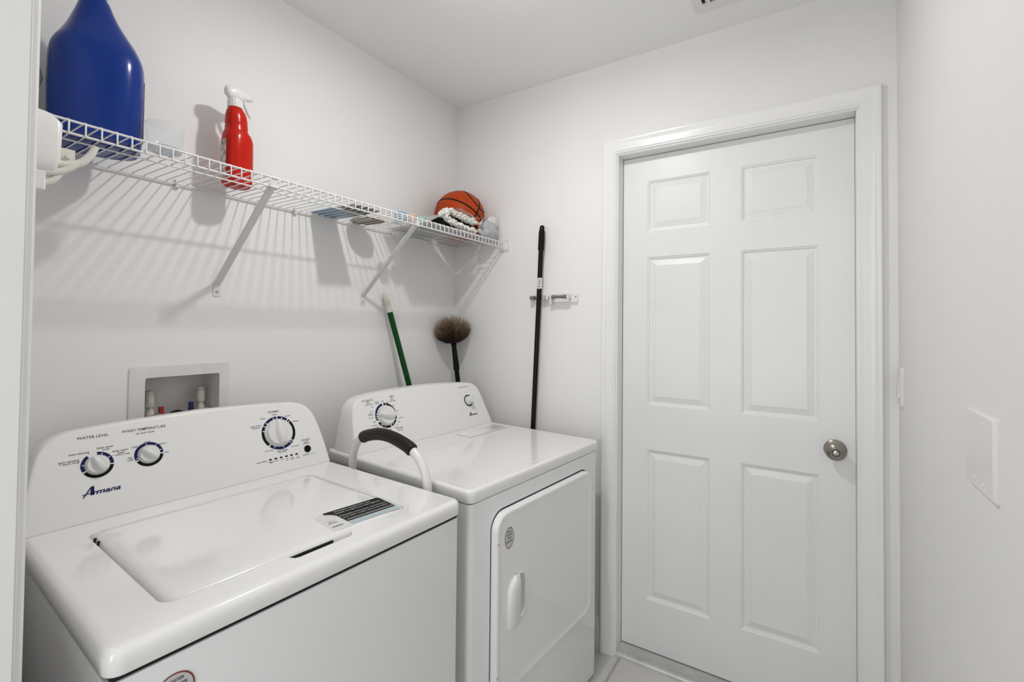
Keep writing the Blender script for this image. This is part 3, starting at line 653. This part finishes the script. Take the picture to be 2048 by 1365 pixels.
bm = B(); lathe(bm, [(.024, .360), (.024, .392), (.022, .396)], 32, Matrix.Translation((-.008, 0, 0))); obj('cap', bm, M_blue, jug)
bm = B(); V = []
for z, h0, h1 in ((.030, -1, 9), (.036, -3, 10), (.08, -3, 10), (.13, -3, 10), (.168, -3, 10), (.176, -1, 9)):
    q = sect(0, 0, .0873*.968, .0915, z, rj, 3.1, 56); V.append([bm.verts.new(q[int(round(h0+(h1-h0)*t/12)) % 56]) for t in range(13)])
for a, b in zip(V[:-1], V[1:]):
    for i in range(12):
        try: bm.faces.new((a[i], a[i+1], b[i+1], b[i]))
        except ValueError: pass
obj('jug_label', bm, M_lab, jug, smooth=60)
# clear cup
cup = empty('clear_cup', (-1.3655, -.236, ZS), 0, 'clear plastic cup with a little bluish liquid, right of the blue jug', 'cup')
bm = B(); lathe(bm, [(.030, 0), (.0345, .001), (.0355, .004), (.0385, .066), (.0395, .067), (.0385, .068), (.0368, .066), (.0340, .005), (.001, .004)], 40); obj('cup_wall', bm, M_glass, cup, smooth=50)
bm = B(); lathe(bm, [(.033, .0045), (.0342, .012), (.001, .0122)], 32); obj('liquid', bm, film('bluish_liquid', (.35, .48, .60), .45, .1), cup)
# spray bottle
sp = empty('spray_bottle', (-1.130, -.097, ZS), 0, 'red spray bottle with a white trigger head, standing upright on the shelf', 'spray bottle')
rs = R(8)
bm = B()
prof = [(0, .030, .026, 0), (.004, .035, .031, 0), (.016, .0395, .034, 0), (.05, .0402, .0345, 0), (.10, .0398, .0345, 0), (.140, .0395, .034, 0), (.156, .0375, .032, -.001), (.163, .0325, .029, -.003), (.168, .0300, .028, -.004), (.178, .0298, .0275, -.004), (.183, .0290, .027, -.004), (.188, .0298, .0275, -.005), (.193, .0288, .0265, -.005), (.198, .0294, .027, -.005), (.203, .0282, .026, -.005), (.208, .0284, .026, -.006), (.216, .0270, .0245, -.006), (.224, .0245, .022, -.007), (.230, .0205, .019, -.009), (.234, .018, .017, -.0095), (.240, .016, .016, -.0095)]
rings(bm, [sect(p[3]*math.cos(rs), p[3]*math.sin(rs), p[1], p[2], p[0], rs, 2.7 if p[0] < .15 else 2.2, 40) for p in prof]); obj('bottle_body', bm, M_red, sp, smooth=60)
# side label (white artwork block with dark lettering)
bm = B(); V = []
for z in (.018, .05, .09, .120, .132):
    s = sect(0, 0, .0406, .0350, z, rs, 2.7, 40); V.append([bm.verts.new(s[k]) for k in range(16, 22)])
for a, b in zip(V[:-1], V[1:]):
    for i in range(len(a)-1): bm.faces.new((a[i], a[i+1], b[i+1], b[i]))
obj('bottle_label', bm, mat('bottle_label', (.75, .72, .62), .4, noise_col=.9, nscale=70), sp, smooth=60)
bx_, by_ = -.0095*math.cos(rs), -.0095*math.sin(rs)
bm = B(); n = 36
for r1, z1 in ((0, 0),):
    loops = []
    for r, z in ((.0195, .234), (.0200, .236), (.0200, .256), (.0185, .258)):
        loops.append([(bx_+(r+(.0007 if k % 2 else 0))*math.cos(2*math.pi*k/n), by_+(r+(.0007 if k % 2 else 0))*math.sin(2*math.pi*k/n), z) for k in range(n)])
    rings(bm, loops)
obj('collar', bm, M_plas, sp, smooth=20)
hd = Vector((math.cos(R(4)), math.sin(R(4)), 0)); sd = Vector((-hd.y, hd.x, 0))   # nozzle direction
bm = B(); loops = []
for t, w_, zb, zt_ in ((-.030, .006, .272, .286), (-.027, .011, .264, .292), (-.018, .014, .257, .297), (-.004, .015, .256, .300), (.012, .014, .256, .299), (.024, .012, .264, .294), (.036, .010, .268, .291), (.042, .009, .270, .290)):
    c = Vector((bx_, by_, 0)) + hd*t; mz = (zb+zt_)/2; hz_ = (zt_-zb)/2
    loops.append([c + sd*(w_*math.cos(2*math.pi*k/16)) + Vector((0, 0, mz+hz_*math.sin(2*math.pi*k/16))) for k in range(16)])
rings(bm, loops); obj('spray_head', bm, M_plas, sp, smooth=50)
bm = B(); c = Vector((bx_, by_, 0)); tube(bm, [c+hd*.026+Vector((0, 0, .268)), c+hd*.031+Vector((0, 0, .250)), c+hd*.040+Vector((0, 0, .232)), c+hd*.047+Vector((0, 0, .222))], [.006, .005, .004, .003], 8); obj('trigger', bm, M_plas, sp)
bm = B(); tube(bm, [c+hd*.042+Vector((0, 0, .280)), c+hd*.051+Vector((0, 0, .280))], .006, 12); obj('nozzle', bm, M_plas, sp)
# flat printed booklet and brown oval board
b_ = empty('booklet', (-.769, -.122, ZS), R(2)); tag(b_, 'thin booklet with a blue and black printed cover, lying flat on the shelf', 'booklet')
bm = B(); box(bm, -.054, .054, -.119, .117, 0, .004); obj('cover', bm, M_cover, b_, smooth=0)
b_ = empty('oval_board', (-.628, -.075, ZS), 0); tag(b_, 'brown oval board lying flat beside the printed booklet', 'board')
bm = B(); pts = sect(0, 0, .056, .070, 0, 0, 2.2, 40); rings(bm, [pts, [(a, b, .005) for a, b, c in pts], [(a*.97, b*.97, .0065) for a, b, c in pts]]); obj('board', bm, M_brown, b_)
bm = B(); box(bm, -.05, -.012, -.045, .045, -.0004, .0002); obj('pale_inlay', bm, mat('pale_inlay', (.45, .42, .38), .5), b_, smooth=0)
# pastel ribbed rollers
for i, (x, m_, nm) in enumerate(((-.578, M_pb, 'pale blue ribbed plastic tub, leftmost of the pastel trio on the shelf'), (-.522, M_pp, 'peach ribbed plastic tub in the middle of the pastel trio'), (-.470, M_pg, 'pale green ribbed plastic tub, nearest the folded rug'))):
    bm = B(); pr = []
    for k in range(13): pr.append((.0215 + (.0018 if k % 2 else 0), .003+k*.0023))
    lathe(bm, [(.018, 0), (.0205, .001)]+pr+[(.019, .033)], 28)
    tag(obj('plastic_tub', bm, m_, None, smooth=25), nm, 'tub', 'pastel plastic tubs on the shelf').location = (x, -.205, ZS)
# basketball
bc = Vector((-.1215, -.1215, ZS+.1195)); rb = .1195
ball = empty('basketball', bc, 0, 'orange basketball with black seams on the shelf in the corner', 'ball')
bm = B(); bmesh.ops.create_uvsphere(bm, u_segments=64, v_segments=40, radius=rb); obj('ball_skin', bm, M_orange, ball, smooth=80)
vz = (CAM-bc).normalized(); vy = (u_-vz*u_.dot(vz)).normalized(); vx = vy.cross(vz)
def VW(a, b, c): return (vx*a+vy*b+vz*c).normalized()
P1 = VW(.66, .14, .74); A1 = VW(-.86, .50, .05)
n1 = P1.cross(A1).normalized(); e1 = P1; e2 = n1.cross(e1)      # M circle: e1 cos + e2 sin
if e2.dot(A1) < 0: e2 = -e2
if n1.dot(vy) < 0: n1 = -n1
seams = []
seams.append([e1*math.cos(t)+e2*math.sin(t) for t in [2*math.pi*k/96 for k in range(97)]])
seams.append([e1*math.cos(t)+n1*math.sin(t) for t in [2*math.pi*k/96 for k in range(97)]])
for sg in (1, -1):
    for off in (0,):
        c_ = []
        for k in range(97):
            t = 2*math.pi*k/96; d = R(17+43*(math.sin(t))**2)*sg
            c_.append((e1*math.cos(t)+e2*math.sin(t))*math.cos(d)+n1*math.sin(d))
        seams.append(c_)
bm = B()
for s in seams: tube(bm, [p*(rb-.0030) for p in s], .0050, 8, caps=False)
obj('seams', bm, M_blackp, ball, smooth=60)
# folded black rug with white chenille edge, in an open clear bag
rug = empty('folded_rug', (-.30, -.16, ZS), 0, 'folded black rug with a thick white knotted edge, in front of the basketball', 'rug')
ox, oy, oz = -.30, -.16, ZS
def curve_sheet(pts, y0, y1, ny, thick, seed, amp):
    """extrude a front-view polyline (x,z) back along y with crumple"""
    bm = B(); P = smoothpath([(a-ox, 0, b-oz) for a, b in pts], 5); V = []
    for j in range(ny+1):
        y = (y0+(y1-y0)*j/ny)-oy; r = []
        for p in P:
            nz = noise.noise_vector(Vector((p.x*14, y*14, p.z*14+seed)))*amp
            zz = max(.0008, p.z+nz.z*(1 if p.z > .008 else .1)); r.append(bm.verts.new((p.x+nz.x, y+nz.y*.5, zz)))
        V.append(r)
    for a, b in zip(V[:-1], V[1:]):
        for i in range(len(a)-1): bm.faces.new((a[i], a[i+1], b[i+1], b[i]))
    return bm
bm = B(); loops = []
sec = [(-.478, 1.7575), (-.440, 1.773), (-.405, 1.790), (-.385, 1.800), (-.360, 1.812), (-.300, 1.812), (-.235, 1.808), (-.200, 1.795), (-.188, 1.778), (-.195, 1.762), (-.230, 1.7545), (-.330, 1.7545), (-.420, 1.7540)]
for y in (-.262, -.255, -.20, -.10, -.035, -.03):
    s = .92 if y in (-.262, -.03) else 1
    sh = 1 if y < -.19 else .62
    loops.append([((-.33+(a+.33)*s*(1 if y < -.19 else .8))-ox, y-oy, max(.001, ((1.754+(b-1.754)*s*sh)-oz))) for a, b in sec])
rings(bm, loops); o = obj('rug_body', bm, M_rugb, rug, smooth=70)
bm = B(); fp = smoothpath([(-.196, 0, 1.811), (-.232, 0, 1.813), (-.270, 0, 1.816), (-.330, 0, 1.823), (-.370, 0, 1.826), (-.392, 0, 1.812), (-.386, 0, 1.793), (-.350, 0, 1.783), (-.290, 0, 1.776), (-.235, 0, 1.772), (-.198, 0, 1.772)], 10)
for dy_ in (-.272, -.262, -.25):
    for j, p in enumerate(fp):
        for k in range(3):
            q = Vector((p.x-ox+random.uniform(-.008, .008), dy_-oy+random.uniform(-.008, .008), p.z-oz+random.uniform(-.0085, .0085)))
            MM = Matrix.Translation(q) @ Matrix.Rotation(random.uniform(0, 6), 4, Vector((random.random(), random.random(), random.random())).normalized()) @ Matrix.Diagonal((1, .75, 1.35, 1))
            bmesh.ops.create_icosphere(bm, subdivisions=1, radius=random.uniform(.0052, .0078), matrix=MM)
obj('knotted_edge', bm, M_fringe, rug, smooth=80, weld=False)
bag = empty('clear_bag', (-.30, -.16, ZS), 0, 'clear open plastic bag draped over the folded black rug', 'bag')
bm = curve_sheet([(-.505, 1.7535), (-.46, 1.777), (-.40, 1.812), (-.35, 1.836), (-.314, 1.848), (-.27, 1.842), (-.225, 1.834), (-.19, 1.826), (-.150, 1.842)], -.285, -.245, 4, 0, 3, .004)
obj('bag_film', bm, M_film, bag, smooth=80)
bm = curve_sheet([(-.505, 1.7535), (-.46, 1.777), (-.40, 1.808), (-.35, 1.822), (-.314, 1.824), (-.27, 1.822)], -.245, -.03, 10, 0, 3, .005)
obj('bag_back', bm, M_film, bag, smooth=80)
bm = B(); flat(bm, [(-.20, -.118), (.13, -.118), (.10, -.04), (.08, .0), (.09, .125), (-.19, .130)], Matrix.Identity(4), .0006); obj('bag_base', bm, M_film2, bag, smooth=0)
bm = B(); MMt = Matrix.Identity(4)
for tri in ([(-.205, 1.772), (-.172, 1.790), (-.148, 1.764)], [(-.200, 1.800), (-.165, 1.822), (-.146, 1.842), (-.163, 1.805)]):
    rings(bm, [[(a-ox, y-oy, b-oz) for a, b in tri] for y in (-.284, -.282)])
obj('paper_corner', bm, mat('beige_paper', (.55, .51, .45), .7), bag, smooth=0)
# crumpled grey bag next to the wall
gb = empty('grey_plastic_bag', (-.078, -.263, ZS), 0, 'crumpled translucent grey plastic bag at the right end of the shelf', 'bag')
def blob(bm, c, rx, ry, rz, amp, fr, seed, flatz=None, sub=4):
    g = bmesh.ops.create_icosphere(bm, subdivisions=sub, radius=1)
    for v_ in g['verts']:
        d = v_.co.normalized(); n_ = noise.turbulence(d*fr+Vector((seed, 0, 0)), 3, True); q = Vector((d.x*rx, d.y*ry, d.z*rz))*(1+amp*(n_-.6))+Vector(c)
        if flatz is not None: q.z = max(q.z, flatz)
        v_.co = q
bm = B(); blob(bm, (0, 0, .042), .068, .038, .050, .42, 2.3, 3.3, .001); obj('bag_film', bm, M_film2, gb, smooth=80)
bm = B(); blob(bm, (.030, .004, .089), .034, .028, .028, .5, 2.6, 8.1, None, 4); obj('white_bundle', bm, mat('white_tissue', (.78, .76, .74), .8), gb, smooth=80)
# pale bag behind the jug
pbg = empty('pale_plastic_bag', (-1.624, -.098, ZS), 0, 'pale greenish crumpled plastic bag behind the blue jug, mostly hidden by the door frame', 'bag')
bm = B(); blob(bm, (0, 0, .130), .074, .075, .135, .3, 2.2, 1.1, .001); obj('bag_film', bm, M_film3, pbg, smooth=80)
# hanging holder on the shelf front
hg = empty('hanging_holder', (-1.614, -.325, 1.738), 0, 'white plastic holder with curved cream hooks hung on the left end of the shelf front', 'holder')
bm = B(); loops = []
for z, hw, yf in ((-.118, .030, .018), (-.112, .036, .026), (-.090, .041, .030), (-.02, .0430, .030), (-.012, .037, .028), (-.003, .026, .024), (.003, .008, .012)):
    loops.append([(a, b, z) for a, b in rrect(-hw-.01, hw, -yf-.004, .009, .009 if hw > .02 else .004, 4)])
rings(bm, loops); obj('holder_body', bm, M_plas, hg, smooth=50)
def hook(pts, r0_, r1_, nm='hook'):
    P = smoothpath(pts, 7); n = len(P); bm = B(); tube(bm, P, [r0_+(r1_-r0_)*i/(n-1) for i in range(n)], 12); return obj(nm, bm, M_cream, hg, smooth=60)
hook([(.02, -.020, -.094), (.050, -.021, -.092), (.070, -.022, -.083), (.084, -.023, -.064), (.092, -.024, -.045)], .009, .0055)
hook([(-.02, -.020, -.118), (.03, -.023, -.112), (.052, -.024, -.100), (.066, -.024, -.086)], .008, .005)
hook([(-.03, -.015, -.145), (.0, -.018, -.142), (.030, -.020, -.128), (.044, -.02, -.108)], .009, .005)
hook([(-.03, -.010, -.160), (-.005, -.012, -.158), (.012, -.012, -.143)], .008, .005)
bm = B(); box(bm, -.032, .022, -.030, -.002, -.150, -.112); obj('clip', bm, M_plas, hg, smooth=0, bevel=.004)
bm = B(); box(bm, .040, .062, -.024, -.008, -.094, -.062); lathe(bm, [(.004, 0), (.004, .006), (.003, .007)], 14, Matrix.Translation((.051, -.024, -.078)) @ Matrix.Rotation(R(90), 4, 'X')); obj('arm_plate', bm, M_cream, hg, smooth=0, bevel=.002)
bm = B(); tube(bm, [(-.01, .008, -.01), (-.01, .012, .008), (-.01, .030, .010), (-.01, .034, -.004)], .003, 8); obj('hanger_loop', bm, M_plas, hg)

# ------------------------------------------------------------------ poles, brushes
def lerp(a, b, t): return Vector(a)+(Vector(b)-Vector(a))*t
g0 = Vector((-.487, -.020, 1.484)); gd = Vector((-.386, -.072, 1.0775))-g0; gd /= gd.z     # per unit z
def gz(z): return g0+gd*(z-g0.z)
gp = empty('green_pole', gz(.004), 0, 'green broom pole with a white tip leaning on the wall behind the dryer', 'pole')
bm = B(); tube(bm, [gz(.004)-gp.location, gz(1.405)-gp.location], .0118, 16); obj('shaft', bm, M_green, gp)
bm = B(); tube(bm, [gz(z)-gp.location for z in (1.40, 1.402, 1.462, 1.464, 1.478, 1.484)], [.0112, .0128, .0122, .0098, .0096, .005], 16); obj('tip', bm, M_cream, gp)
d0 = Vector((-.094, -.072, 1.254)); dd_ = (Vector((-.085, -.095, 1.066))-d0)/(1.066-1.254)
def dz_(z): return d0+dd_*(z-1.254)
du = empty('cobweb_duster', dz_(.005), 0, 'brown bristle cobweb duster on a black handle standing in the room corner', 'duster')
L0 = du.location.copy()
bm = B(); tube(bm, [dz_(z)-L0 for z in (.005, 1.14)], .0115, 14); obj('handle', bm, M_blackp, du)
bm = B(); tube(bm, [dz_(z)-L0 for z in (1.130, 1.131, 1.20, 1.25, 1.252, 1.262)], [.0115, .0150, .0128, .0115, .0140, .0125], 16); obj('socket', bm, M_blackp, du)
hub = dz_(1.262)
bm = B()
ax = (dz_(1.35)-dz_(1.25)).normalized(); s1, s2 = frame(ax)
for i in range(1900):
    phi = random.uniform(0, 2*math.pi); c2 = random.uniform(-.80, 1); s2_ = math.sqrt(1-c2*c2)
    rad = s1*math.cos(phi)+s2*math.sin(phi); k_ = random.uniform(.88, 1.04) if random.random() < .7 else random.uniform(.5, .9)
    end = (ax*(.068+.069*c2)+rad*.094*s2_)*k_
    q0 = hub-L0+rad*.007; q2 = hub-L0+end; q1 = hub-L0+rad*s2_*.094*k_*.58+ax*(end.dot(ax)*.40-.004)
    for q in (q1, q2):
        w_ = q+L0
        if w_.x > -.004: q.x = -.004-L0.x
        if w_.y > -.004: q.y = -.004-L0.y
    P = [q0, q1, q2]; wd = .00075
    sA, sB = frame(end)
    ls = [[p+sA*wd*math.cos(a)*k2+sB*wd*math.sin(a)*k2 for a in (0, 2.09, 4.19)] for p, k2 in zip(P, (1, 1, .6))]
    rings(bm, ls, False, False)
obj('bristles', bm, bristle_mat(tuple(hub-L0)), du, smooth=60, weld=False)
# dark extension pole clipped to the holder on the door wall
p0 = Vector((-.030, -.5245, 1.801)); pd = (Vector((-.030, -.4861, .8864))-p0)/(.8864-1.801)
def pz(z): return p0+pd*(z-1.801)
pe = empty('extension_pole', pz(.004), 0, 'long dark brown extension pole clipped upright to the wall, left of the door', 'pole'); L0 = pe.location.copy()
bm = B(); tube(bm, [pz(z)-L0 for z in (.004, 1.70)], .0112, 18); obj('shaft', bm, M_pole, pe)
bm = B(); tube(bm, [pz(z)-L0 for z in (1.690, 1.6905, 1.776, 1.777, 1.795, 1.802)], [.0115, .0145, .0140, .0118, .0112, .006], 18); obj('tip', bm, M_pole, pe)
sl = empty('barcode_label', (0, 0, 0)); sl.parent = pe
bm = B(); loops = []; vd = math.atan2(CAM.y-(-.51), CAM.x-(-.03)) 
for z in (1.5165, 1.5645):
    c = pz(z)-L0; loops.append([c+Vector((.0115*math.cos(vd+a), .0115*math.sin(vd+a), 0)) for a in [R(-82+164*k/12+6) for k in range(13)]])
rings(bm, loops, False, False, closed=False); obj('label_paper', bm, mat('label_paper', (.8, .8, .79), .5), sl, smooth=60)
bm = B()
for k in range(12):
    z = 1.5325+k*.0023; h_ = random.choice((.0007, .0011, .0015))
    lo = [[pz(zz)-L0+Vector((.0118*math.cos(vd+a), .0118*math.sin(vd+a), 0)) for a in [R(-35+60*q/6) for q in range(7)]] for zz in (z, z+h_)]
    rings(bm, lo, False, False, closed=False)
lo = [[pz(zz)-L0+Vector((.0118*math.cos(vd+a), .0118*math.sin(vd+a), 0)) for a in [R(-45+70*q/6) for q in range(7)]] for zz in (1.5235, 1.5270)]
rings(bm, lo, False, False, closed=False); obj('bars', bm, M_black, sl, smooth=60)
# tool holder rail
tr = empty('tool_holder_rail', (0, -.574, 1.4750), 0, 'white wall-mounted tool holder rail with spring clips, left of the door', 'tool holder')
bm = B(); o1 = rrect(-.119, .119, -.0185, .0195, .003, 3); rings(bm, [[(0, a, b) for a, b in o1], [(-.007, a, b) for a, b in o1], [(-.009, a*.99, b*.9) for a, b in o1]]); box(bm, -.012, 0, -.118, .118, -.0205, -.0165); obj('rail', bm, M_plas, tr, smooth=30)
bm = B(); lathe(bm, [(.0028, .0088), (.0028, .0094)], 12, Matrix.Translation((0, -.1095, .0015)) @ Matrix.Rotation(R(-90), 4, 'Y')); obj('screw_hole', bm, M_dk, tr)
# empty clip: white forks and grey roller
for a_, b__ in ((-.089, -.079), (-.008, .000)):
    bm = B(); box(bm, -.042, -.008, a_, b__, -.006, .010); obj('clip_fork', bm, M_plas, tr, smooth=0, bevel=.002)
bm = B(); lathe(bm, [(.0085, -.0785), (.0085, -.070), (.0065, -.055), (.0065, -.032), (.0085, -.018), (.0085, -.0085)], 20, Matrix.Translation((-.040, 0, .002)) @ Matrix.Rotation(R(-90), 4, 'X') @ Matrix.Diagonal((1, 1, 1, 1))); obj('rubber_roller', bm, M_grey, tr)
bmz = tr.children[-1]
bmz.rotation_euler = (0, 0, 0)
# clip gripping the pole
for y0_, y1_ in ((.0885, .1105), (.031, .047)):
    bm = B(); box(bm, -.034, -.008, y0_, y1_, -.007, .009); obj('clip_jaw', bm, M_grey if y0_ > .08 else M_steel, tr, smooth=0, bevel=.002)
bm = B(); box(bm, -.030, -.008, .0195, .0295, -.009, .008); obj('clip_fork', bm, M_plas, tr, smooth=0, bevel=.002)
bm = B(); box(bm, -.026, -.008, -.0005+.002, .012, -.030, .013); obj('fold_hook', bm, M_plas, tr, smooth=0, bevel=.002)
# step stool handle between the machines
st = empty('step_stool', (-.870, -.47, 0), 0, 'folded white step stool with a dark brown grip, standing between washer and dryer', 'step stool')
def sxy(y): return -.883+(y+.64)/.34*.022
HP = [(-.655, .006), (-.655, .40), (-.652, .80), (-.648, .87), (-.641, .915), (-.622, .955), (-.595, .980), (-.560, .997), (-.510, 1.010), (-.465, 1.015), (-.420, 1.012), (-.375, 1.001), (-.345, .990), (-.325, .972), (-.312, .950), (-.304, .925), (-.302, .88), (-.300, .80), (-.298, .40), (-.298, .006)]
def SP(y, z): return (sxy(y)+.870, y+.47, z)
bm = B(); tube(bm, smoothpath([SP(*p) for p in HP], 4), .0125, 16); obj('frame', bm, M_plas, st, smooth=60)
gpth = smoothpath([SP(*p) for p in ((-.585, .9865), (-.560, .9975), (-.510, 1.010), (-.465, 1.015), (-.420, 1.012), (-.375, 1.001), (-.352, .9915))], 5)
bm = B(); nn = len(gpth); tube(bm, gpth, [.0135 if i in (0, nn-1) else .0185 for i in range(nn)], 14); obj('grip', bm, M_rubber, st, smooth=25)
for z in (.24, .48):
    bm = B(); box(bm, -.010, .012, -.17, .155, z-.13, z+.13); obj('step', bm, M_plas, st, smooth=0, bevel=.004)
